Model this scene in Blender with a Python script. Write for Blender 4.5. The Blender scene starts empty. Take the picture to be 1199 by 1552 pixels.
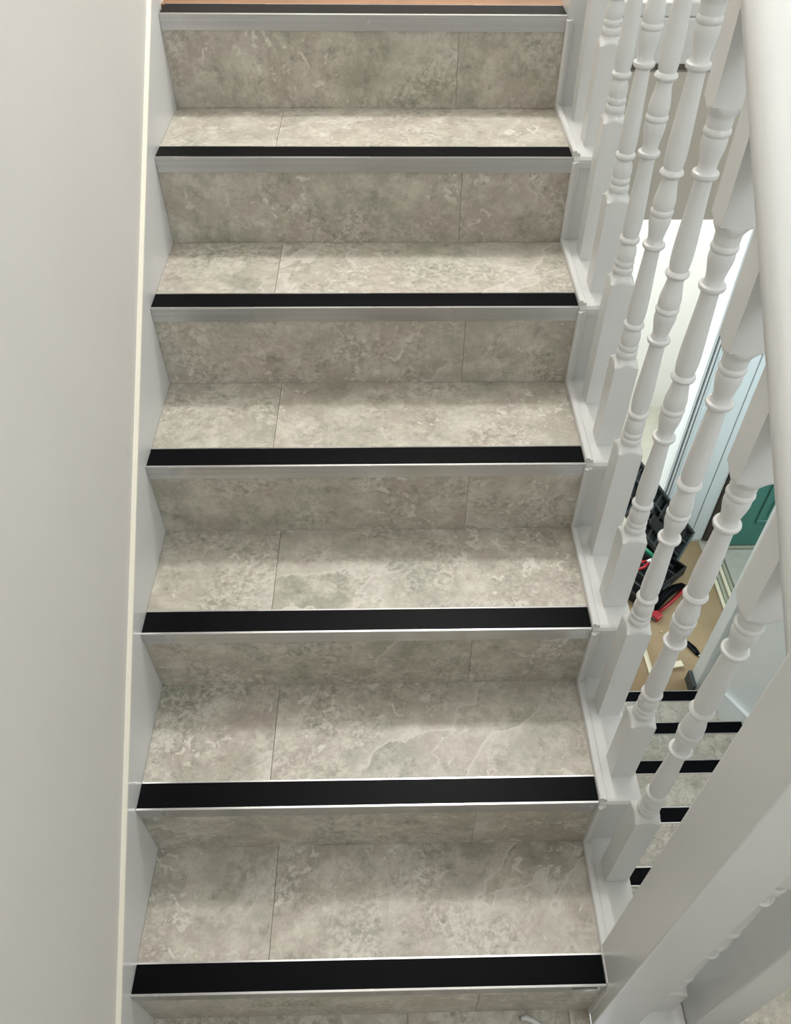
import bpy, bmesh, math, random
from mathutils import Vector, Matrix
random.seed(7)
S = bpy.context.scene
COL = S.collection

# ---------------------------------------------------------------- camera
W, H = 1199, 1552
CX, CY, CZ = 0.4462, -0.3419, 1.6617
PITCH, YAW, ROLL, FPX = 0.8498, 0.034, 0.0153, 1211.88
PPX, PPY = 23.9, 69.1
cp, sp, cy_, sy_ = math.cos(PITCH), math.sin(PITCH), math.cos(YAW), math.sin(YAW)
fwd = Vector((sy_*cp, cy_*cp, -sp)); rt = Vector((cy_, -sy_, 0)); up = rt.cross(fwd)
r2 = rt*math.cos(ROLL) + up*math.sin(ROLL); u2 = up*math.cos(ROLL) - rt*math.sin(ROLL)
cam = bpy.data.cameras.new('camera'); camo = bpy.data.objects.new('camera', cam); COL.objects.link(camo)
camo.matrix_world = Matrix(((r2.x, u2.x, -fwd.x, CX), (r2.y, u2.y, -fwd.y, CY), (r2.z, u2.z, -fwd.z, CZ), (0, 0, 0, 1)))
cam.sensor_fit = 'VERTICAL'; cam.sensor_height = 24.0; cam.lens = 24.0*FPX/H
cam.shift_x = -PPX/H; cam.shift_y = PPY/H; cam.clip_start = 0.01
S.camera = camo

# ---------------------------------------------------------------- light
wd = bpy.data.worlds.new('world'); S.world = wd; wd.use_nodes = True
bg = wd.node_tree.nodes['Background']; bg.inputs[0].default_value = (0.93, 0.97, 1.0, 1); bg.inputs[1].default_value = 0.8
def area(name, loc, target, size, energy, col, size_y=None):
    L = bpy.data.lights.new(name, 'AREA'); L.energy = energy; L.color = col; L.size = size
    if size_y: L.shape = 'RECTANGLE'; L.size_y = size_y
    else: L.shape = 'DISK'
    o = bpy.data.objects.new(name, L); COL.objects.link(o); o.location = loc
    o.rotation_euler = (Vector(target)-Vector(loc)).to_track_quat('-Z', 'Y').to_euler()
    return o
def bulb(name, loc, energy, col, rad):
    L = bpy.data.lights.new(name, 'POINT'); L.energy = energy; L.color = col; L.shadow_soft_size = rad
    o = bpy.data.objects.new(name, L); COL.objects.link(o); o.location = loc; return o
bulb('ceiling_lamp_light', (0.75, 2.05, 3.33), 102, (1.0, 0.985, 0.965), 0.13)
area('landing_window_daylight', (1.70, -0.55, 2.05), (0.0, 0.35, 0.9), 0.9, 15, (0.90, 0.95, 1.0), 1.2)
area('side_room_fill', (0.75, 3.0, -0.1), (1.7, 3.35, -0.4), 1.0, 12, (0.93, 1.0, 0.97), 1.3)  # unseen panel added to brighten the wall behind the doorway
area('lower_stair_fill', (1.38, 3.40, .33), (1.40, 1.0, -1.2), 0.9, 24, (0.88, 0.96, 1.0), .5)  # added out of sight to light the lower stairs; no window stands here
area('hall_fill', (2.84, 1.95, -0.2), (1.7, 1.9, -0.9), 0.7, 15, (0.82, 0.93, 1.0), 1.1)  # added out of view for bluish light in the hall; no window built
vs = S.view_settings; vs.view_transform = 'Standard'; vs.look = 'None'; vs.exposure = 0.17; vs.gamma = 1.0; vs.use_curve_mapping = False

# ---------------------------------------------------------------- materials
def lin(c):
    return tuple(((x/255)/12.92 if x/255 <= .04045 else ((x/255+.055)/1.055)**2.4) for x in c) + (1,)
def newmat(name, rough=.5, metal=0.0):
    m = bpy.data.materials.new(name); m.use_nodes = True
    b = m.node_tree.nodes['Principled BSDF']; b.inputs['Roughness'].default_value = rough; b.inputs['Metallic'].default_value = metal
    return m, m.node_tree, b
def N(nt, t, **kw):
    n = nt.nodes.new(t)
    for k, v in kw.items():
        if k in n.inputs: n.inputs[k].default_value = v
        else: setattr(n, k, v)
    return n
def ramp(nt, src, stops):
    r = nt.nodes.new('ShaderNodeValToRGB'); e = r.color_ramp.elements
    while len(e) < len(stops): e.new(.5)
    for el, (p, c) in zip(e, stops): el.position = p; el.color = c
    nt.links.new(src, r.inputs[0]); return r.outputs[0]
def mix(nt, fac, a, b, mode='MIX'):
    m = nt.nodes.new('ShaderNodeMix'); m.data_type = 'RGBA'; m.blend_type = mode
    for sock, v in ((m.inputs[0], fac), (m.inputs[6], a), (m.inputs[7], b)):
        if hasattr(v, 'is_linked'): nt.links.new(v, sock)
        else: sock.default_value = v
    return m.outputs[2]
def g(v): return (v, v, v, 1)
def noise(nt, vec, scale, detail=4, rough=.55, dist=0.0):
    n = N(nt, 'ShaderNodeTexNoise'); n.inputs['Scale'].default_value = scale; n.inputs['Detail'].default_value = detail
    n.inputs['Roughness'].default_value = rough; n.inputs['Distortion'].default_value = dist
    nt.links.new(vec, n.inputs['Vector']); return n.outputs[0]
def paint(name, rgb, rough=.4, var=.03, bump=.0, scale=6):
    m, nt, b = newmat(name, rough)
    tc = N(nt, 'ShaderNodeTexCoord')
    n = noise(nt, tc.outputs['Object'], scale, 3)
    c0 = lin(rgb); lo = tuple(x*(1-var) for x in c0[:3])+(1,); hi = tuple(min(1, x*(1+var)) for x in c0[:3])+(1,)
    nt.links.new(ramp(nt, n, [(.3, lo), (.7, hi)]), b.inputs['Base Color'])
    if bump:
        bp = N(nt, 'ShaderNodeBump'); bp.inputs['Strength'].default_value = bump; bp.inputs['Distance'].default_value = .002
        nt.links.new(noise(nt, tc.outputs['Object'], 60, 3), bp.inputs['Height']); nt.links.new(bp.outputs[0], b.inputs['Normal'])
    return m
def stone(name, shift=(1, 1, 1)):
    m, nt, b = newmat(name, .42)
    tc = N(nt, 'ShaderNodeTexCoord'); oi = N(nt, 'ShaderNodeObjectInfo')
    sc = N(nt, 'ShaderNodeVectorMath', operation='SCALE'); sc.inputs[0].default_value = (37, 61, 23); nt.links.new(oi.outputs['Random'], sc.inputs['Scale'])
    ad = N(nt, 'ShaderNodeVectorMath', operation='ADD'); nt.links.new(tc.outputs['Object'], ad.inputs[0]); nt.links.new(sc.outputs[0], ad.inputs[1])
    v = ad.outputs[0]
    L = lambda r, g_, b_: tuple(x*y for x, y in zip(lin((r, g_, b_))[:3], shift))+(1,)
    big = noise(nt, v, 6.0, 5, .55, .25)
    base = ramp(nt, big, [(.30, L(152, 150, 136)), (.45, L(172, 167, 154)), (.56, L(176, 166, 155)), (.70, L(164, 161, 147))])
    hue = noise(nt, v, 7, 5, .6, .15)
    base = mix(nt, ramp(nt, hue, [(.52, g(0)), (.70, g(.5))]), base, L(168, 154, 145))
    med = noise(nt, v, 19, 9, .74, .12)
    base = mix(nt, ramp(nt, med, [(.46, g(0)), (.64, g(.85))]), base, L(205, 200, 188))
    dk = noise(nt, v, 26, 9, .74, .15)
    base = mix(nt, ramp(nt, dk, [(.53, g(0)), (.68, g(.75))]), base, L(128, 125, 111))
    # speckled crusty patches
    fine = noise(nt, v, 95, 6, .72, .3); patch = noise(nt, v, 8, 2, .5, .3)
    fm = N(nt, 'ShaderNodeMath', operation='MULTIPLY'); nt.links.new(ramp(nt, fine, [(.49, g(0)), (.58, g(1))]), fm.inputs[0]); nt.links.new(ramp(nt, patch, [(.46, g(.12)), (.64, g(.62))]), fm.inputs[1])
    base = mix(nt, fm.outputs[0], base, L(214, 210, 199))
    fd = N(nt, 'ShaderNodeMath', operation='MULTIPLY'); nt.links.new(ramp(nt, fine, [(.36, g(1)), (.46, g(0))]), fd.inputs[0]); nt.links.new(ramp(nt, patch, [(.46, g(.10)), (.64, g(.55))]), fd.inputs[1])
    base = mix(nt, fd.outputs[0], base, L(126, 123, 111))
    wf = noise(nt, v, 42, 4, .6, .5)
    wm = N(nt, 'ShaderNodeMath', operation='MULTIPLY'); nt.links.new(ramp(nt, wf, [(.585, g(0)), (.625, g(1))]), wm.inputs[0]); nt.links.new(ramp(nt, noise(nt, v, 6, 2), [(.44, g(.1)), (.60, g(.75))]), wm.inputs[1])
    base = mix(nt, wm.outputs[0], base, L(218, 214, 204))
    # diagonal veins
    mp = N(nt, 'ShaderNodeMapping', vector_type='TEXTURE'); mp.inputs['Rotation'].default_value = (0, -.615, .785); mp.inputs['Scale'].default_value = (1.5, .30, .30); nt.links.new(v, mp.inputs['Vector'])
    vn = noise(nt, mp.outputs[0], 1.15, 7, .52, .1)
    line = ramp(nt, vn, [(.492, g(0)), (.500, g(1)), (.503, g(1)), (.511, g(0))])
    msk = ramp(nt, noise(nt, v, 3.2, 1), [(.47, g(0)), (.57, g(.9))])
    vm = N(nt, 'ShaderNodeMath', operation='MULTIPLY'); nt.links.new(line, vm.inputs[0]); nt.links.new(msk, vm.inputs[1])
    base = mix(nt, vm.outputs[0], base, L(208, 202, 194))
    halo = ramp(nt, vn, [(.50, g(0)), (.512, g(.55)), (.56, g(0))])
    hm = N(nt, 'ShaderNodeMath', operation='MULTIPLY'); nt.links.new(halo, hm.inputs[0]); nt.links.new(msk, hm.inputs[1])
    base = mix(nt, hm.outputs[0], base, L(203, 197, 188))
    nt.links.new(base, b.inputs['Base Color'])
    bp = N(nt, 'ShaderNodeBump'); bp.inputs['Strength'].default_value = .12; bp.inputs['Distance'].default_value = .001
    nt.links.new(dk, bp.inputs['Height']); nt.links.new(bp.outputs[0], b.inputs['Normal'])
    return m
M = {}
M['stone'] = stone('stone_vinyl', (1.01, 1.02, 1.015))
M['white'] = paint('white_gloss_paint', (220, 220, 218), .30, .02)
M['string'] = paint('white_string_paint', (216, 216, 215), .32, .02)
M['cap'] = paint('cream_highlight_paint', (240, 236, 222), .45, .02)  # cream paint, made paler to carry the highlight of the lit edge
M['wall'] = paint('off_white_wall_paint', (216, 213, 208), .75, .025, .05, 2.2)
def wallmat():
    m = M['wall']; nt = m.node_tree; b = nt.nodes['Principled BSDF']; src = b.inputs['Base Color'].links[0].from_socket
    tc = N(nt, 'ShaderNodeTexCoord'); mp = N(nt, 'ShaderNodeMapping'); mp.inputs['Rotation'].default_value = (.5, 0, 0); mp.inputs['Scale'].default_value = (3, 22, 4); nt.links.new(tc.outputs['Object'], mp.inputs['Vector'])
    sc = noise(nt, mp.outputs[0], 1.0, 5, .6, .3)
    nt.links.new(mix(nt, ramp(nt, sc, [(.68, g(0)), (.80, g(.30))]), src, lin((176, 170, 162))), b.inputs['Base Color'])
wallmat()
M['ceil'] = paint('ceiling_paint', (232, 230, 225), .8, .01)
M['bulk'] = paint('greige_plaster', (200, 194, 182), .8, .02)
M['core'] = paint('timber_core', (120, 110, 95), .7, .05)
M['black'] = paint('black_rubber', (4, 5, 8), .4, .15)
M['black'].node_tree.nodes['Principled BSDF'].inputs['Specular IOR Level'].default_value = .06
M['blackplastic'] = paint('black_plastic', (24, 26, 27), .45, .1)
M['greyplastic'] = paint('charcoal_plastic', (66, 72, 73), .5, .1)
M['red'] = paint('red_plastic', (170, 30, 38), .4, .05)
M['green'] = paint('green_plastic', (20, 130, 90), .4, .05)
M['teal'] = paint('teal_door_paint', (66, 122, 110), .4, .03)
M['steel'] = newmat('blade_steel', .3, 1.0)[0]
M['dark'] = paint('recess_shade', (70, 62, 52), .8, .1)  # shade of the gap beside the door, painted as dark brown
M['cream'] = paint('cream_offcut', (226, 216, 188), .6, .03)
M['mat'] = paint('pale_threshold_mat', (176, 174, 160), .8, .06, .1, 30)
M['matridge'] = paint('mat_border', (160, 160, 140), .7, .05)
M['upvc'] = paint('white_plastic_frame', (226, 232, 232), .35, .01)
M['scuff'] = paint('grey_tape', (112, 108, 100), .5, .1)
def alu():
    m, nt, b = newmat('brushed_aluminium', .34, 1.0)
    tc = N(nt, 'ShaderNodeTexCoord'); mp = N(nt, 'ShaderNodeMapping'); mp.inputs['Scale'].default_value = (2.5, 300, 700); nt.links.new(tc.outputs['Object'], mp.inputs['Vector'])
    n = noise(nt, mp.outputs[0], 1.0, 3)
    nt.links.new(ramp(nt, n, [(.3, g(.52)), (.7, g(.64))]), b.inputs['Base Color'])
    mp2 = N(nt, 'ShaderNodeMapping'); mp2.inputs['Scale'].default_value = (5, 1, 1); nt.links.new(tc.outputs['Object'], mp2.inputs['Vector'])
    nt.links.new(ramp(nt, noise(nt, mp2.outputs[0], 1.0, 0), [(.25, g(.20)), (.75, g(.36))]), b.inputs['Roughness'])
    return m
M['alu'] = alu()
def paper():
    m, nt, b = newmat('brown_paper', .7); tc = N(nt, 'ShaderNodeTexCoord')
    n = noise(nt, tc.outputs['Object'], 3, 4); base = ramp(nt, n, [(.35, lin((138, 115, 82))), (.65, lin((166, 143, 108)))])
    n2 = noise(nt, tc.outputs['Object'], 40, 2); base = mix(nt, ramp(nt, n2, [(.72, g(0)), (.76, g(.8))]), base, lin((214, 200, 172)))
    nt.links.new(base, b.inputs['Base Color']); return m
M['paper'] = paper()
def wood():
    m, nt, b = newmat('honey_wood', .4); tc = N(nt, 'ShaderNodeTexCoord'); mp = N(nt, 'ShaderNodeMapping'); mp.inputs['Scale'].default_value = (3, 40, 40); nt.links.new(tc.outputs['Object'], mp.inputs['Vector'])
    nt.links.new(ramp(nt, noise(nt, mp.outputs[0], 1.5, 4), [(.3, lin((112, 76, 46))), (.7, lin((156, 112, 72)))]), b.inputs['Base Color']); return m
M['wood'] = wood()

# ---------------------------------------------------------------- helpers
def mesh_obj(name, bm, mat, parent=None, smooth=False):
    me = bpy.data.meshes.new(name); bm.normal_update(); bm.to_mesh(me); bm.free(); me.materials.append(mat)
    if smooth:
        for p in me.polygons: p.use_smooth = True
    o = bpy.data.objects.new(name, me); COL.objects.link(o)
    if parent: o.parent = parent
    return o
def inst(src, parent, loc=None):
    o = src.copy(); COL.objects.link(o); o.parent = parent
    if loc is not None: o.location = loc
    return o
def tag(o, label=None, cat=None, group=None, kind=None):
    if label: o['label'] = label
    if cat: o['category'] = cat
    if group: o['group'] = group
    if kind: o['kind'] = kind
    return o
def empty(name, loc=(0, 0, 0)):
    o = bpy.data.objects.new(name, None); COL.objects.link(o); o.location = loc; o.empty_display_size = .1; return o
def addbox(bm, lo, hi, bev=0.0, seg=1):
    r = bmesh.ops.create_cube(bm, size=1.0); vs_ = r['verts']
    for v in vs_:
        v.co = Vector([(lo[i]+hi[i])/2 + v.co[i]*(hi[i]-lo[i]) for i in range(3)])
    if bev:
        es = list({e for v in vs_ for e in v.link_edges})
        bmesh.ops.bevel(bm, geom=es, offset=bev, segments=seg, affect='EDGES', profile=.5, clamp_overlap=True)
def box(name, lo, hi, mat, parent=None, bev=0.0, seg=1, origin=None):
    bm = bmesh.new(); 
    o0 = Vector(origin) if origin else Vector((0, 0, 0))
    addbox(bm, Vector(lo)-o0, Vector(hi)-o0, bev, seg)
    o = mesh_obj(name, bm, mat, parent)
    o.location = o0
    return o
def prism(bm, pts, axis, a, b):
    """polygon pts (2D) extruded along axis from a to b. axis x: pts=(y,z)"""
    def P(p, t): return (t, p[0], p[1]) if axis == 0 else ((p[0], t, p[1]) if axis == 1 else (p[0], p[1], t))
    A = [bm.verts.new(P(p, a)) for p in pts]; B = [bm.verts.new(P(p, b)) for p in pts]
    n = len(pts); bm.faces.new(A); bm.faces.new(B[::-1])
    for i in range(n): bm.faces.new((A[i], B[i], B[(i+1) % n], A[(i+1) % n]))
    bmesh.ops.recalc_face_normals(bm, faces=bm.faces)

# ---------------------------------------------------------------- dimensions
RISE, GO, WD = 0.1694, 0.24884, 0.80
NUP = 7
ZH = -8*RISE                 # hall floor
LGO = 0.2413; LY0 = -0.282   # lower flight: nosing at landing level
LX0, LX1 = 0.95, 1.76
ZU = 7*RISE                  # upper landing
def nl(y): return (y/GO+1)*RISE   # nosing line of the upper flight

# ---------------------------------------------------------------- the setting
w = box('wall_left', (-.15, -1.3, ZH-.05), (-.008, 3.5, 3.65), M['wall']); tag(w, 'off-white painted wall along the left of the upper stairs', kind='structure')
w = box('wall_right', (1.78, -1.3, ZH), (1.90, 1.50, 3.65), M['upvc']); tag(w, 'pale bluish white wall beside the lower stairs', kind='structure')
w = box('ceiling', (-.15, -1.3, 3.65), (3.0, 3.6, 3.75), M['ceil']); tag(w, 'white ceiling over the stairwell', kind='structure')
w = box('wall_far', (-.15, 3.5, 1.0), (3.0, 3.6, 3.65), M['wall']); tag(w, 'off-white wall behind the upper landing', kind='structure')

w = box('wall_back', (-.15, -1.4, ZH), (1.90, -1.3, 3.65), M['wall']); tag(w, 'off-white wall behind the half landing', kind='structure')
wn = empty('window_1', (1.78, -.55, 1.35)); tag(wn, 'white framed window in the right hand wall over the half landing', kind='structure')
for lo, hi in (((-.03, -.50, 0), (0, .50, .05)), ((-.03, -.50, 1.35), (0, .50, 1.40)), ((-.03, -.50, .05), (0, -.45, 1.35)), ((-.03, .45, .05), (0, .50, 1.35)), ((-.025, -.02, .05), (0, .02, 1.35))):
    box('window_frame', lo, hi, M['upvc'], wn, .004)
for y0 in (-.45, .02): box('pane', (-.012, y0, .05), (-.006, y0+.43, 1.35), M['upvc'], wn)
# landing floor with vinyl tiles
fl = box('floor', (-.008, -1.3, -.12), (.80, .020, -.0035), M['core']); tag(fl, 'half landing floor of stone-look vinyl tiles at foot of upper stairs', kind='structure')
xs = [-.008, .172, .464, .761, .80]
for i in range(4):
    for j, (a, b) in enumerate([(-.40, .001), (-.80, -.40), (-1.3, -.80)]):
        bm = bmesh.new(); wx = xs[i+1]-xs[i]
        addbox(bm, (.0004, .0004, 0), (wx-.0004, b-a-.0004, .0035), .0002)
        o = mesh_obj('vinyl_tile', bm, M['stone'], fl); o.location = (xs[i], a, -.0035)
fl2 = box('floor', (.80, -1.3, -.12), (1.78, LY0, -.0035), M['core']); tag(fl2, 'half landing floor of stone-look vinyl beside the lower stairs', kind='structure')
for i, (a, b) in enumerate([(-.75, LY0-.052), (-1.3, -.75)]):
    for (x0, x1) in ((.80, 1.2), (1.2, 1.78)):
        bm = bmesh.new(); addbox(bm, (.0004, .0004, 0), (x1-x0-.0004, b-a-.0004, .0035), .0002)
        o = mesh_obj('vinyl_tile', bm, M['stone'], fl2); o.location = (x0, a, -.0035)

# ---------------------------------------------------------------- upper staircase
SEAM_T, SEAM_R = 0.225, 0.588
st = empty('staircase', (0, 0, 0)); tag(st, 'straight upper stairs in grey-beige stone-look vinyl with black grip nosings', 'staircase')
STRIP, LIP, NT = 0.0509, 0.027, 0.0035
def tile_bm(x0, x1, y0, y1, th):   # horizontal tile with own coordinates
    bm = bmesh.new(); addbox(bm, (x0, y0, -th), (x1, y1, 0), .0002); return bm
def nosing_bm(x0, x1, sgn=1):
    """aluminium angle; origin at the front top edge, sgn=1: front looks to -y"""
    bm = bmesh.new()
    pts = [(-.002, 0.0006), (-.0012, .0016), (.0022, .0016), (.0022, -.0006), (STRIP-.003, -.0006), (STRIP-.003, .0014), (STRIP, .0012), (STRIP, -.003),
           (.0006, -.003), (.0006, -LIP), (-.002, -LIP)]
    prism(bm, [(p[0]*sgn, p[1]) for p in pts], 0, x0, x1); return bm
def grip_bm(x0, x1, sgn=1):
    bm = bmesh.new()
    a, b = (.0023, STRIP-.0031) if sgn > 0 else (-(STRIP-.0031), -.0023)
    addbox(bm, (x0, a, -.0006), (x1, b, .0013), .0003)
    return bm
def screw(parent, x, y, z):
    bm = bmesh.new(); bmesh.ops.create_cone(bm, cap_ends=True, segments=12, radius1=.004, radius2=.003, depth=.0016, matrix=Matrix.Rotation(math.pi/2, 4, 'X'))
    o = mesh_obj('screw', bm, M['alu'], parent); o.location = (x, y, z); return o
t0 = None
for k in range(NUP):
    z = (k+1)*RISE; y = k*GO
    # riser under nosing k
    rz0 = k*RISE
    if k == 0:
        R0 = box('riser', (0, .003, 0), (WD, .018, RISE-.004), M['core'], st)
        bm = bmesh.new(); addbox(bm, (0, 0, .0005), (SEAM_R-.0003, .003, RISE-.004), .0002); ra = mesh_obj('vinyl_tile', bm, M['stone'], R0)
        bm = bmesh.new(); addbox(bm, (SEAM_R+.0003, 0, .0005), (WD, .003, RISE-.004), .0002); rb = mesh_obj('vinyl_tile', bm, M['stone'], R0)
    else:
        r = inst(R0, st, (0, y, rz0)); inst(ra, r, (0, 0, 0)); inst(rb, r, (0, 0, 0))
    if k < NUP-1:
        if k == 0:
            T0 = box('tread', (0, .004, -.022), (WD, GO+.002, -.0036), M['core'], st); T0.location = (0, y, z)
            ta = mesh_obj('vinyl_tile', tile_bm(0, SEAM_T-.0004, STRIP, GO+.0025, .0035), M['stone'], T0)
            tb = mesh_obj('vinyl_tile', tile_bm(SEAM_T+.0004, WD, STRIP, GO+.0025, .0035), M['stone'], T0)
        else:
            t = inst(T0, st, (0, y, z)); inst(ta, t, (0, 0, 0)); inst(tb, t, (0, 0, 0))
    if k == 0:
        N0 = mesh_obj('stair_nosing', nosing_bm(0, WD), M['alu'], st); N0.location = (0, y, z)
        tag(N0, 'aluminium stair nosing'); n_ = N0
        gr = mesh_obj('grip_strip', grip_bm(.0005, WD-.0005), M['black'], N0); tag(gr, 'black rubber grip strip')
        pt = box('tape_patch', (.742, -.0028, -.0125), (.785, -.0018, -.0015), M['scuff'], N0); tag(pt, 'dull grey patch of tape')
    else:
        n_ = inst(N0, st, (0, y, z)); inst(gr, n_, (0, 0, 0))
        if k == NUP-1: n_.scale = (1, 1.3, 1)     # the top nosing is deeper
    if k in (0, 1, 2):
        screw(n_, .789, -.0026, -.012)
# white tread ends on the balustrade side, white riser ends, beads
XE = 0.874
for k in range(NUP):
    z = (k+1)*RISE; y = k*GO; rz0 = k*RISE
    if k == 0:
        yend = GO
        bm = bmesh.new()
        # rounded-nose white tread end
        pts = [(GO+.002, .004), (.006, .004), (.001, .002), (-.003, -.003), (-.004, -.010), (-.003, -.017), (.001, -.021), (GO+.002, -.021)]
        prism(bm, pts, 0, WD+.001, XE); E0 = mesh_obj('tread_end', bm, M['white'], st); E0.location = (0, y, z); tag(E0, 'white painted end of tread')
        F0 = box('riser_end', (WD+.001, .002, -RISE+.001), (XE-.006, .016, -.021), M['white'], st); F0.location = (0, y, z); tag(F0, 'white painted end of riser')
        bm = bmesh.new()   # bead along the tread edge
        prism(bm, [(.799, -.001), (.799, .010), (.801, .0125), (.806, .0125), (.807, .009), (.811, .009), (.8135, .0065), (.8135, -.001)], 1, .001, GO-.008)
        B0 = mesh_obj('bead', bm, M['white'], st); B0.location = (0, y, z)
        bm = bmesh.new()   # upright bead along the riser edge
        prism(bm, [(.799, .004), (.799, -.008), (.801, -.0105), (.806, -.0105), (.807, -.007), (.811, -.007), (.8135, -.0045), (.8135, .004)], 2, -RISE+.004, -.006)
        U0 = mesh_obj('bead', bm, M['white'], st); U0.location = (0, y, z)
        E0.hide_render = False
    else:
        inst(F0, st, (0, y, z)); inst(U0, st, (0, y, z))
        if k < NUP-1: inst(E0, st, (0, y, z)); inst(B0, st, (0, y, z))
# cut outer string and wall string
def stepped(off):
    p = []
    for k in range(NUP):
        p += [(k*GO+off, k*RISE-off*0-.0), (k*GO+off, (k+1)*RISE-.0215)]
    return p
bm = bmesh.new()
top = [(.016, 0)]
for k in range(NUP):
    top += [(k*GO+.016, (k+1)*RISE-.0215), ((k+1)*GO+.016, (k+1)*RISE-.0215)] if k < NUP-1 else [(k*GO+.016, (k+1)*RISE-.0215)]
pts = top + [(6*GO+.016, 6*RISE-.16), (.3, -.10), (.016, -.10)]
prism(bm, pts, 0, WD+.030, XE-.008)
tag(mesh_obj('outer_string', bm, M['white'], st), 'white cut outer string')
bm = bmesh.new()
hh = .055
prism(bm, [(-.25, nl(-.25)+hh), (6.05*GO, nl(6.05*GO)+hh), (6.05*GO, ZU-.35), (.2, -.12), (-.25, -.12)], 0, -.008, -.0005)
ws = mesh_obj('wall_string', bm, M['string'], st); tag(ws, 'white wall string board')
bm = bmesh.new()
prism(bm, [(-.25, nl(-.25)+hh-.003), (6.05*GO, nl(6.05*GO)+hh-.003), (6.05*GO, nl(6.05*GO)+hh+.003), (-.25, nl(-.25)+hh+.003)], 0, -.008, .0002)
tag(mesh_obj('string_cap', bm, M['cap'], ws), 'cream top edge with its lit highlight painted in')
# spandrel under the outer string
bm = bmesh.new()
prism(bm, [(.10, -.10), (6*GO, ZU-.33), (6*GO, ZH), (.10, ZH)], 0, .842, .862)
w = mesh_obj('wall_spandrel', bm, M['white']); tag(w, 'white spandrel panel closing the space under upper stairs', kind='structure')

# ---------------------------------------------------------------- balustrade of the upper stairs
HS = .0205
PROF = [(-.20, .06), (-.0745, .06), (-.074, .0291), (-.0725, .0252), (-.069, .0218), (-.066, .0192), (-.063, .0168), (-.060, .0162), (-.058, .0172), (-.053, .0176), (-.049, .0168), (-.047, .0150),
 (-.044, .0162), (-.041, .0168), (-.037, .0162), (-.035, .0150), (-.031, .0157), (-.024, .0163), (-.016, .0155), (-.010, .0134), (-.006, .0120),
 (-.0052, .0122), (-.0045, .0152), (-.0022, .0168), (.0, .0173), (.0022, .0168), (.0045, .0152), (.0055, .0130), (.010, .0139), (.020, .0149), (.035, .0151), (.055, .0145), (.085, .0131), (.110, .0121), (.128, .0115), (.1325, .0117),
 (.1335, .0145), (.1355, .0165), (.1385, .0174), (.141, .0168), (.1425, .0135), (.146, .0118), (.152, .0119), (.160, .0132), (.169, .0152), (.176, .0161), (.182, .0159), (.185, .0150),
 (.1862, .0160), (.188, .0169), (.190, .0173), (.192, .0169), (.1938, .0160), (.195, .0150), (.199, .0159), (.206, .0161), (.214, .0151), (.224, .0132), (.233, .0118), (.240, .0117),
 (.2412, .0145), (.2435, .0165), (.246, .0173), (.2485, .0165), (.251, .0145), (.252, .0130), (.256, .0139), (.266, .0149), (.281, .0151), (.301, .0145), (.330, .0131), (.355, .0121), (.372, .0115), (.3765, .0117),
 (.3775, .0145), (.3795, .0165), (.3825, .0174), (.385, .0168), (.3865, .0135), (.390, .0118), (.396, .0119), (.404, .0132), (.413, .0152), (.420, .0161), (.426, .0159), (.429, .0150),
 (.4302, .0160), (.432, .0169), (.434, .0173), (.436, .0169), (.4378, .0160), (.439, .0152), (.443, .0158), (.450, .0160), (.453, .0168), (.457, .0192), (.461, .0218), (.465, .0252), (.4665, .0291), (.467, .06)]
def baluster_bm(z0, z1, ring):
    """square blank turned on a lathe: section = min(square, turned profile)"""
    bm = bmesh.new(); n = 40; rows = [(z0, .06)] + [(ring+a, r) for a, r in PROF if z0+.002 < ring+a < z1-.002] + [(z1, .06)]
    rings = []
    for z, rc in rows:
        rr = []
        for i in range(n):
            a = 2*math.pi*(i+.0)/n + math.pi/4
            c, s = math.cos(a), math.sin(a)
            r = min(HS/max(abs(c), abs(s)), rc)
            rr.append(bm.verts.new((r*c, r*s, z)))
        rings.append(rr)
    for A, B in zip(rings, rings[1:]):
        for i in range(n): bm.faces.new((A[i], A[(i+1) % n], B[(i+1) % n], B[i]))
    bm.faces.new(rings[0][::-1]); bm.faces.new(rings[-1]); return bm
def autosmooth(o, ang=35):
    me = o.data
    for p in me.polygons: p.use_smooth = True
    bm = bmesh.new(); bm.from_mesh(me)
    for e in bm.edges:
        if len(e.link_faces) == 2 and e.calc_face_angle(0) > math.radians(ang): e.smooth = False
    bm.to_mesh(me); bm.free()
bal = empty('stair_balustrade', (.845, .2, RISE)); tag(bal, 'white turned-spindle balustrade along right side of upper stairs', 'balustrade')
BX = 0.848; bo = bal.location
def part_at(o, loc): o.parent = bal; o.location = Vector(loc)-bo; return o
OF, OB = .066, .190
zr = lambda o: RISE*o/GO + .200
proF = mesh_obj('baluster', baluster_bm(0, zr(OF)+.615, zr(OF)), M['white']); autosmooth(proF)
proB = mesh_obj('baluster', baluster_bm(0, zr(OB)+.615, zr(OB)), M['white']); autosmooth(proB)
first = {}
for k in range(NUP-1):
    for pro, o in ((proF, OF), (proB, OB)):
        if k == 0 and o == OF: continue
        if pro.name not in first: first[pro.name] = 1; b = pro
        else: b = pro.copy(); COL.objects.link(b)
        part_at(b, (BX, k*GO+o, (k+1)*RISE+.004))
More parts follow.
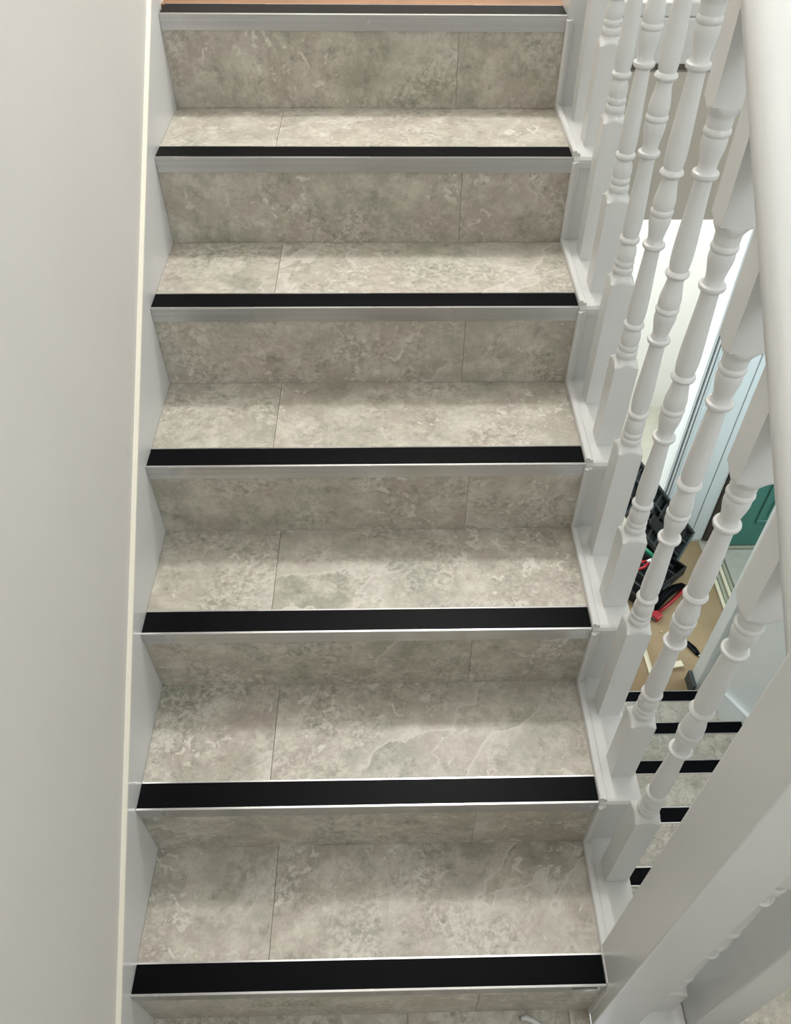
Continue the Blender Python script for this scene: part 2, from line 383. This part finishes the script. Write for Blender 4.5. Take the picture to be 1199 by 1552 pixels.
# newel posts
def newel(name, x0, x1, y0, y1, z0, z1):
    bm = bmesh.new(); addbox(bm, (x0, y0, z0), (x1, y1, z1), .003, 2)
    addbox(bm, (x0-.012, y0-.012, z1), (x1+.012, y1+.012, z1+.02), .005, 2)
    addbox(bm, (x0+.01, y0+.01, z1+.02), (x1-.01, y1-.01, z1+.05), .012, 3)
    return mesh_obj(name, bm, M['white'])
nw = newel('newel_post', -.0435, .0435, -.045, .045, 0, 1.18); part_at(nw, (.8440, .017, 0))
nw2 = newel('newel_post', -.0425, .0425, -.0425, .0425, 0, 1.45); part_at(nw2, (.8445, 6*GO+.047, ZU-.35))
# handrail
prof = [(-.024, -.028), (.024, -.028), (.027, -.020), (.026, -.012), (.0345, .000), (.036, .012), (.033, .024), (.024, .034), (.010, .040), (-.010, .040), (-.024, .034), (-.033, .024), (-.036, .012), (-.0345, .000), (-.026, -.012), (-.027, -.020)]
bm = bmesh.new()
ya, yb = .058, 6*GO+.04
A = [bm.verts.new((p[0], ya, nl(ya)+.822+p[1])) for p in prof]; B = [bm.verts.new((p[0], yb, nl(yb)+.822+p[1])) for p in prof]
for i in range(len(prof)): bm.faces.new((A[i], B[i], B[(i+1) % len(prof)], A[(i+1) % len(prof)]))
bm.faces.new(A[::-1]); bm.faces.new(B); bmesh.ops.recalc_face_normals(bm, faces=bm.faces)
hr = mesh_obj('handrail', bm, M['white']); autosmooth(hr, 50); part_at(hr, (BX, 0, 0)); tag(hr, 'white rounded handrail')

# short balustrade across the well, at the head of the lower stairs
lb = empty('landing_balustrade', (.93, 0, 0)); tag(lb, 'short white balustrade between the newel posts at head of lower stairs', 'balustrade')
def lpart(o, loc): o.parent = lb; o.location = Vector(loc)-lb.location; return o
lpart(newel('newel_post', -.039, .039, -.04, .04, -.75, 1.08), (1.015, 0.0, 0))
bm = bmesh.new(); addbox(bm, (.889, -.034, -.16), (.975, .05, 0), .002); lpart(mesh_obj('kerb', bm, M['white']), (0, 0, 0))
b = mesh_obj('baluster', baluster_bm(0, .80, .19), M['white']); autosmooth(b); lpart(b, (.931, .0130, 0))
bm = bmesh.new()
prism(bm, [(p[0]+.013, .80+.020+p[1]) for p in prof], 0, .889, .975); lpart(mesh_obj('handrail', bm, M['white']), (0, 0, 0))

# ---------------------------------------------------------------- lower staircase
ls = empty('staircase', (1.35, .5, ZH)); tag(ls, 'lower stairs going down to the hall, stone-look vinyl with black nosings', 'staircase')
def sub(o, loc): o.parent = ls; o.location = Vector(loc)-ls.location; return o
LM = 1.5*0 + .95
for j in range(0, 8):
    z = -j*RISE; yn = LY0 + j*LGO   # nosing j at the far end of tread j
    if j == 0:
        NN = mesh_obj('stair_nosing', nosing_bm(LX0, LX1, -1), M['alu']); sub(NN, (0, yn, z)); G2 = mesh_obj('grip_strip', grip_bm(LX0+.001, LX1-.001, -1), M['black'], NN)
        LR = box('riser', (LX0, -.018, -RISE), (LX1, -.003, -.004), M['core']); sub(LR, (0, yn, z))
        bm = bmesh.new(); addbox(bm, (LX0, -.003, -RISE+.001), (LX1, 0, -.004)); lra = mesh_obj('vinyl_tile', bm, M['stone'], LR)
    else:
        n_ = NN.copy(); COL.objects.link(n_); sub(n_, (0, yn, z)); inst(G2, n_, (0, 0, 0))
        r = LR.copy(); COL.objects.link(r); sub(r, (0, yn, z)); inst(lra, r, (0, 0, 0))
        if j == 1:
            LT = box('tread', (LX0, -LGO-.002, -.022), (LX1, -.004, -.0036), M['core']); sub(LT, (0, yn, z))
            la = mesh_obj('vinyl_tile', tile_bm(LX0, 1.52, -LGO, -STRIP, .0035), M['stone'], LT); lbb = mesh_obj('vinyl_tile', tile_bm(1.521, LX1, -LGO, -STRIP, .0035), M['stone'], LT)
        else:
            t = LT.copy(); COL.objects.link(t); sub(t, (0, yn, z)); inst(la, t, (0, 0, 0)); inst(lbb, t, (0, 0, 0))
def nll(y): return -(y-LY0)/LGO*RISE
for nm, x0, x1 in (('wall_string', LX1+.0005, 1.7795), ('outer_string', LX0-.025, LX0-.0005)):
    bm = bmesh.new(); ye = LY0+7*LGO
    prism(bm, [(LY0-.02, .045), (LY0+.02, nll(LY0)+.045), (ye, nll(ye)+.045), (ye+.04, nll(ye)-.01), (ye+.04, ZH), (ye-.2, ZH), (LY0-.02, -.25)], 0, x0, x1)
    o = mesh_obj(nm, bm, M['upvc'] if nm == 'wall_string' else M['white']); sub(o, (0, 0, 0)); tag(o, 'white string board')

# ---------------------------------------------------------------- upper landing and bulkhead
w = box('floor', (-.008, 6*GO+STRIP*1.3, ZU-.10), (.935, 3.5, ZU-.001), M['wood']); tag(w, 'honey brown wooden floor of the upper landing', kind='structure')
w = box('floor', (.935, 1.56, .80), (1.80, 3.5, ZU-.001), M['bulk']); tag(w, 'upper landing floor above the hall', kind='structure')
w = box('wall_bulkhead', (.90, 1.490, .776), (1.80, 1.505, 1.088), M['bulk']); tag(w, 'greige plaster bulkhead below the upper landing', kind='structure')
w = box('trim_1', (.90, 1.478, 1.106), (1.80, 1.505, ZU+.001), M['white'], None, .003); tag(w, 'white fascia board along edge of upper landing', kind='structure')
ub = empty('landing_balustrade', (1.35, 1.52, ZU)); tag(ub, 'white balustrade on the edge of the upper landing above bulkhead', 'balustrade')
o = box('base_rail', (-.45, -.04, .0015), (.45, .03, .028), M['white'], ub, .003)
ubm = mesh_obj('baluster', baluster_bm(0, .80, .244), M['white'], ub); autosmooth(ubm); ubm.location = (-.33, 0, .028)
for i in range(1, 6): inst(ubm, ub, (-.33+.125*i, 0, .028))
bm = bmesh.new(); prism(bm, [(p[0], .828+.02+p[1]) for p in prof], 0, -.45, .45); mesh_obj('handrail', bm, M['white'], ub)

# ---------------------------------------------------------------- hall
w = box('floor', (.862, LY0+7*LGO-.05, ZH-.06), (3.0, 3.6, ZH), M['mat']); tag(w, 'hall floor at foot of the lower stairs', kind='structure')
YF = 2.42
DX0, DX1, DZ = 1.02, 1.745, .62       # open doorway
bmw = bmesh.new()
addbox(bmw, (.862, YF, ZH), (DX0, YF+.10, .80)); addbox(bmw, (DX1, YF, ZH), (2.035, YF+.10, .80)); addbox(bmw, (DX0, YF, DZ), (DX1, YF+.10, .80)); addbox(bmw, (2.92, YF, ZH), (3.0, YF+.10, .80)); addbox(bmw, (2.035, YF, .64), (2.92, YF+.10, .80))
w = mesh_obj('wall_hall_far', bmw, M['upvc']); tag(w, 'white hall wall between the bright doorway and the teal door', kind='structure')
# panel boards on that wall
bmx = bmesh.new(); addbox(bmx, (1.808, YF-.010, ZH), (1.966, YF, .80), .002); o = mesh_obj('panel_board', bmx, M['upvc'], w)
bmx = bmesh.new(); addbox(bmx, (1.970, YF-.010, ZH), (2.034, YF, .80), .002); o = mesh_obj('panel_board', bmx, M['upvc'], w)
# architrave with three fine ridges
tr = empty('trim_2', (1.775, YF, ZH)); tag(tr, 'white ridged door casing beside the bright hall doorway', kind='structure')
for (x0, x1, d) in ((-.030, -.019, .020), (-.013, -.004, .024), (.002, .010, .024), (.016, .031, .014)):
    box('casing_ridge', (x0, -d, 0), (x1, 0, .62-ZH), M['upvc'], tr, .002)
box('casing_ridge', (-.80, -.02, .62-ZH), (.03, 0, .68-ZH), M['upvc'], tr, .002)
# side room behind the doorway
w = box('wall_side_room', (.862, 3.5, ZH), (3.0, 3.6, .80), M['ceil']); tag(w, 'bright white wall seen through the hall doorway', kind='structure')
w = box('wall_room_right', (2.2, YF+.10, ZH), (2.3, 3.5, .80), M['ceil']); tag(w, 'white side wall of the bright room behind doorway', kind='structure')
w = box('wall_hall_right', (2.92, 1.3, ZH), (3.0, YF, .80), M['upvc']); tag(w, 'white right hand wall of the hall', kind='structure')
# hall wall end with casing at foot of the lower stairs
w = box('wall_hall_front', (1.90, 1.40, ZH), (2.92, 1.50, .80), M['upvc']); tag(w, 'hall wall behind the end of the lower stair wall', kind='structure')
w = box('trim_3', (1.752, 1.500, ZH), (1.90, 1.570, .776), M['upvc'], None, .003); tag(w, 'pale corner casing at end of the lower stair wall', kind='structure')
w = box('baseboard_hall', (1.735, 1.488, ZH), (1.7515, 1.575, ZH+.07), M['greyplastic'], None, .003); tag(w, 'small dark skirting end at foot of pale corner casing', kind='structure')

# teal door
dr = empty('door_1', (2.5, 2.36, ZH)); tag(dr, 'teal green front door at end of the hall', kind='structure')
def dp(name, lo, hi, m, bev=.002, par=None):
    o = box(name, Vector(lo)-dr.location, Vector(hi)-dr.location, m, par or dr, bev); return o
leaf = dp('door_leaf', (2.105, 2.36, ZH+.012), (2.86, 2.405, .62), M['teal'])
for (z0, z1) in ((-1.18, -.45), (-.33, .5)):
    for (x0, x1) in ((2.235, 2.44), (2.53, 2.735)):
        t = .022
        fr = bmesh.new(); L = dr.location
        for lo, hi in (((x0, 2.352, z0), (x1, 2.361, z0+t)), ((x0, 2.352, z1-t), (x1, 2.361, z1)), ((x0, 2.352, z0+t), (x0+t, 2.361, z1-t)), ((x1-t, 2.352, z0+t), (x1, 2.361, z1-t))):
            addbox(fr, Vector(lo)-L, Vector(hi)-L, .003)
        mesh_obj('panel_moulding', fr, M['teal'], leaf)
        dp('door_panel', (x0+.045, 2.355, z0+.045), (x1-.045, 2.361, z1-.045), M['teal'], .003, leaf)
dp('door_frame', (2.036, 2.40, ZH), (2.104, 2.47, .64), M['dark'])  # this side is dark to paint in the shade between frame and door
dp('door_frame', (2.861, 2.36, ZH), (2.919, 2.47, .64), M['upvc'])
dp('threshold', (2.10, 2.34, ZH), (2.86, 2.359, ZH+.01), M['matridge'], .001)

# brown paper on the hall floor
bm = bmesh.new(); nx, ny = 24, 20; x0, x1, y0, y1 = .95, 2.015, LY0+7*LGO+.012, 2.40
vv = [[bm.verts.new((x0+(x1-x0)*i/nx, y0+(y1-y0)*j/ny, .0012+.0012*random.random())) for j in range(ny+1)] for i in range(nx+1)]
for i in range(nx):
    for j in range(ny): bm.faces.new((vv[i][j], vv[i+1][j], vv[i+1][j+1], vv[i][j+1]))
o = mesh_obj('floor_paper', bm, M['paper']); o.location = (0, 0, ZH); tag(o, 'tan brown protective paper covering the hall floor', 'paper')
sm = o.modifiers.new('thick', 'SOLIDIFY'); sm.thickness = .0008
# door mat with ridged border
dm = empty('door_mat', (2.4, 2.1, ZH)); tag(dm, 'pale grey mat with ridged border in front of teal door', 'mat')
box('mat_panel', (-.29, -.25, 0), (.43, .235, .008), M['mat'], dm, .002)
for i in range(4):
    x = -.383+.0235*i
    box('border_ridge', (x, -.25, 0), (x+.018, .235, .010 if i % 2 == 0 else .006), M['matridge'] if i % 2 else M['cream'], dm, .002)

# open black tool case
tcx = empty('tool_case', (1.7, 2.2, ZH)); tag(tcx, 'open black ribbed plastic tool case on the hall floor', 'tool case')
A_ = Vector((1.949, 2.373, -1.255)); B_ = Vector((1.546, 2.372, -.745)); D_ = Vector((1.815, 2.213, -1.346))
e1 = (B_-A_); L1 = e1.length; e1.normalize(); e2 = D_-A_; e2 = (e2-e1*e2.dot(e1)); L2 = e2.length; e2.normalize(); nn = e1.cross(e2).normalized()
if nn.dot(Vector((CX, CY, CZ))-A_) < 0: nn = -nn
MT = Matrix(((e1.x, e2.x, nn.x, A_.x), (e1.y, e2.y, nn.y, A_.y), (e1.z, e2.z, nn.z, A_.z), (0, 0, 0, 1)))
def lid(name, boxes, mat, bev=.003, parent=tcx):
    bm = bmesh.new()
    for lo, hi in boxes: addbox(bm, lo, hi, bev)
    bm.transform(Matrix.Translation(-tcx.location) @ MT)
    bmesh.ops.recalc_face_normals(bm, faces=bm.faces)
    return mesh_obj(name, bm, mat, parent)
ld = lid('lid', [((0, 0, -.012), (L1, L2, -.006))], M['blackplastic'])
lid('lid_rim', [((0, 0, -.012), (L1, .014, .022)), ((0, L2-.014, -.012), (L1, L2, .022)), ((0, .014, -.012), (.014, L2-.014, .022)), ((L1-.014, .014, -.012), (L1, L2-.014, .022))], M['greyplastic'], .005, ld)
for i in range(1, 9):
    x = L1*i/9; lid('rib', [((x-.004, .016, -.006), (x+.004, L2-.016, .010))], M['greyplastic'], .001, ld)
for j in (1, 2):
    yy = L2*j/3; lid('rib', [((.016, yy-.004, -.006), (L1-.016, yy+.004, .013))], M['greyplastic'], .001, ld)
for (a, b, c, d) in ((.05, .13, .03, .10), (.20, .34, .11, .17), (.40, .52, .03, .09), (.24, .30, .02, .10)):
    lid('moulded_pocket', [((a, c, -.006), (b, d, .016))], M['greyplastic'] if a > .3 else M['blackplastic'], .006, ld)
# tray half on the floor
Rz = Matrix.Rotation(math.radians(40), 4, 'Z')
TB = Matrix.Translation(Vector((1.675, 2.165, ZH+.0025))-tcx.location) @ Rz
def tray(name, boxes, mat, bev=.003, parent=tcx):
    bm = bmesh.new()
    for lo, hi in boxes: addbox(bm, lo, hi, bev)
    bm.transform(TB); return mesh_obj(name, bm, mat, parent)
tw, td = .17, .125
ty = tray('tray', [((-tw, -td, 0), (tw, td, .006))], M['blackplastic'])
tray('tray_rim', [((-tw, -td, .006), (tw, -td+.012, .06)), ((-tw, td-.012, .006), (tw, td, .06)), ((-tw, -td+.012, .006), (-tw+.012, td-.012, .06)), ((tw-.012, -td+.012, .006), (tw, td-.012, .06))], M['blackplastic'], .004, ty)
for i in range(4):
    x = -tw+.012+(2*tw-.024)*(i+1)/5
    tray('rib', [((x-.003, -td+.012, .006), (x+.003, td-.012, .045))], M['greyplastic'], .001, ty)
tray('latch', [((-.03, -td-.008, .02), (.03, -td, .05))], M['greyplastic'], .003, ty)

def tube(bm, pts, rads, n=12):
    rings = []
    for i, p in enumerate(pts):
        p = Vector(p); t = (Vector(pts[min(i+1, len(pts)-1)])-Vector(pts[max(i-1, 0)])).normalized()
        a = t.cross(Vector((0, 0, 1))); a = a.normalized() if a.length > 1e-4 else Vector((1, 0, 0)); b = t.cross(a)
        r = rads[i] if isinstance(rads[i], tuple) else (rads[i], rads[i])
        rings.append([bm.verts.new(p+a*math.cos(2*math.pi*k/n)*r[0]+b*math.sin(2*math.pi*k/n)*r[1]) for k in range(n)])
    for A, B in zip(rings, rings[1:]):
        for k in range(n): bm.faces.new((A[k], A[(k+1) % n], B[(k+1) % n], B[k]))
    bm.faces.new(rings[0][::-1]); bm.faces.new(rings[-1]); bmesh.ops.recalc_face_normals(bm, faces=bm.faces)
# tools in the tray
def tool(name, label, cat, base, ang, parts):
    e = empty(name, base); e.rotation_euler = (0, 0, math.radians(ang)); tag(e, label, cat)
    for nm, pts, rads, m in parts:
        bm = bmesh.new(); tube(bm, pts, rads); mesh_obj(nm, bm, m, e, True)
    return e
tz = ZH+.066
tool('pliers', 'red handled pliers lying on the black tool case tray', 'pliers', (1.695, 2.205, tz), 28, [
    ('handle', [(-.09, .014, 0), (-.04, .018, .001), (0, .006, .002)], [.006, .008, .006], M['red']),
    ('handle', [(-.09, -.014, 0), (-.04, -.018, .001), (0, -.006, .002)], [.006, .008, .006], M['red']),
    ('jaws', [(-.005, 0, .002), (.02, 0, .002), (.06, 0, .002)], [.010, .011, .004], M['steel'])])
tool('screwdriver', 'green handled screwdriver lying in the black tool case', 'screwdriver', (1.715, 2.262, tz), 125, [
    ('handle', [(-.05, 0, .004), (-.045, 0, .004), (-.01, 0, .004), (.03, 0, .004), (.045, 0, .004)], [.006, .011, .010, .012, .006], M['green']),
    ('shaft', [(.045, 0, .004), (.12, 0, .004)], [.003, .003], M['steel'])])
# red and black seam tool on the paper
bx = empty('hand_tool', (1.76, 2.005, ZH+.003)); bx.rotation_euler = (0, 0, math.radians(41)); tag(bx, 'red hand tool with curved black grip on the tan paper', 'tool')
bm = bmesh.new(); addbox(bm, (-.142, -.042, 0), (-.095, .042, .026), .006, 2); mesh_obj('head', bm, M['red'], bx)
bm = bmesh.new(); addbox(bm, (-.144, -.032, .004), (-.1415, .032, .020), .001); mesh_obj('head_plate', bm, M['scuff'], bx)
bm = bmesh.new(); tube(bm, [(-.10, -.012, .012), (-.05, -.016, .014), (.02, -.018, .016), (.10, -.014, .014), (.13, -.008, .012)], [.008, .009, .009, .009, .006]); mesh_obj('shaft', bm, M['red'], bx, True)
bm = bmesh.new(); tube(bm, [(-.105, .006, .018), (-.07, .012, .034), (-.01, .018, .042), (.06, .016, .038), (.115, .006, .024), (.135, -.002, .014)], [.012, .019, .022, .020, .015, .008]); mesh_obj('grip', bm, M['black'], bx, True)
# utility knife
kn = empty('utility_knife', (1.812, 1.725, ZH+.003)); kn.rotation_euler = (0, 0, math.radians(-61)); tag(kn, 'small black utility knife with silver tip on tan paper', 'knife')
bm = bmesh.new(); tube(bm, [(-.05, 0, .006), (-.045, 0, .007), (0, .003, .008), (.03, 0, .007), (.036, 0, .006)], [(.006, .004), (.012, .007), (.014, .008), (.011, .007), (.006, .004)]); mesh_obj('handle', bm, M['black'], kn, True)
bm = bmesh.new(); prism(bm, [(.034, -.005), (.058, .004), (.034, .005)], 2, .0055, .0065); mesh_obj('blade', bm, M['steel'], kn)
bm = bmesh.new(); addbox(bm, (-.03, -.0085, .010), (.02, -.005, .0135), .001); mesh_obj('edge_inlay', bm, M['greyplastic'], kn)
# cream offcuts
def off(label, loc, ang, lx, ly, lz, name='trim_offcut'):
    bm = bmesh.new(); addbox(bm, (-lx/2, -ly/2, 0), (lx/2, ly/2, lz), .001)
    addbox(bm, (-lx/2, -ly/2, lz), (lx/2, -ly/2+.004, lz+.003), .0005)
    o = mesh_obj(name, bm, M['cream']); o.location = loc; o.rotation_euler = (0, 0, math.radians(ang)); tag(o, label, 'offcut'); return o
off('long thin cream trim offcut lying on the tan paper', (1.588, 1.70, ZH+.003), 92, .26, .020, .006)
off('short cream block offcut beside the pale corner casing', (1.715, 1.642, ZH+.003), 10, .055, .032, .012)
off('tiny white chip on tan paper beside the red hand tool', (1.80, 2.145, ZH+.003), 30, .012, .008, .002, 'paper_chip')
off('tiny white chip on tan paper between red tool and knife', (1.69, 1.83, ZH+.003), -20, .010, .008, .002, 'paper_chip')
# white curl of sealant on the landing
bm = bmesh.new(); tube(bm, [(-.022, .008, .004), (-.012, .009, .005), (0, .004, .005), (.012, -.004, .004), (.026, -.016, .004)], [.004, .005, .005, .004, .003])
o = mesh_obj('sealant_curl', bm, M['string'], None, True); o.location = (.693, -.022, 0); tag(o, 'small white curl of offcut on the landing by first riser', 'offcut')
# ceiling lamp of the stairwell
cl = empty('ceiling_lamp', (.75, 2.05, 3.65)); tag(cl, 'round white ceiling lamp above the stairwell', 'lamp')
bm = bmesh.new(); bmesh.ops.create_cone(bm, cap_ends=True, segments=32, radius1=.16, radius2=.19, depth=.08, matrix=Matrix.Translation((0, 0, -.05))); mesh_obj('lamp_body', bm, M['ceil'], cl, True)
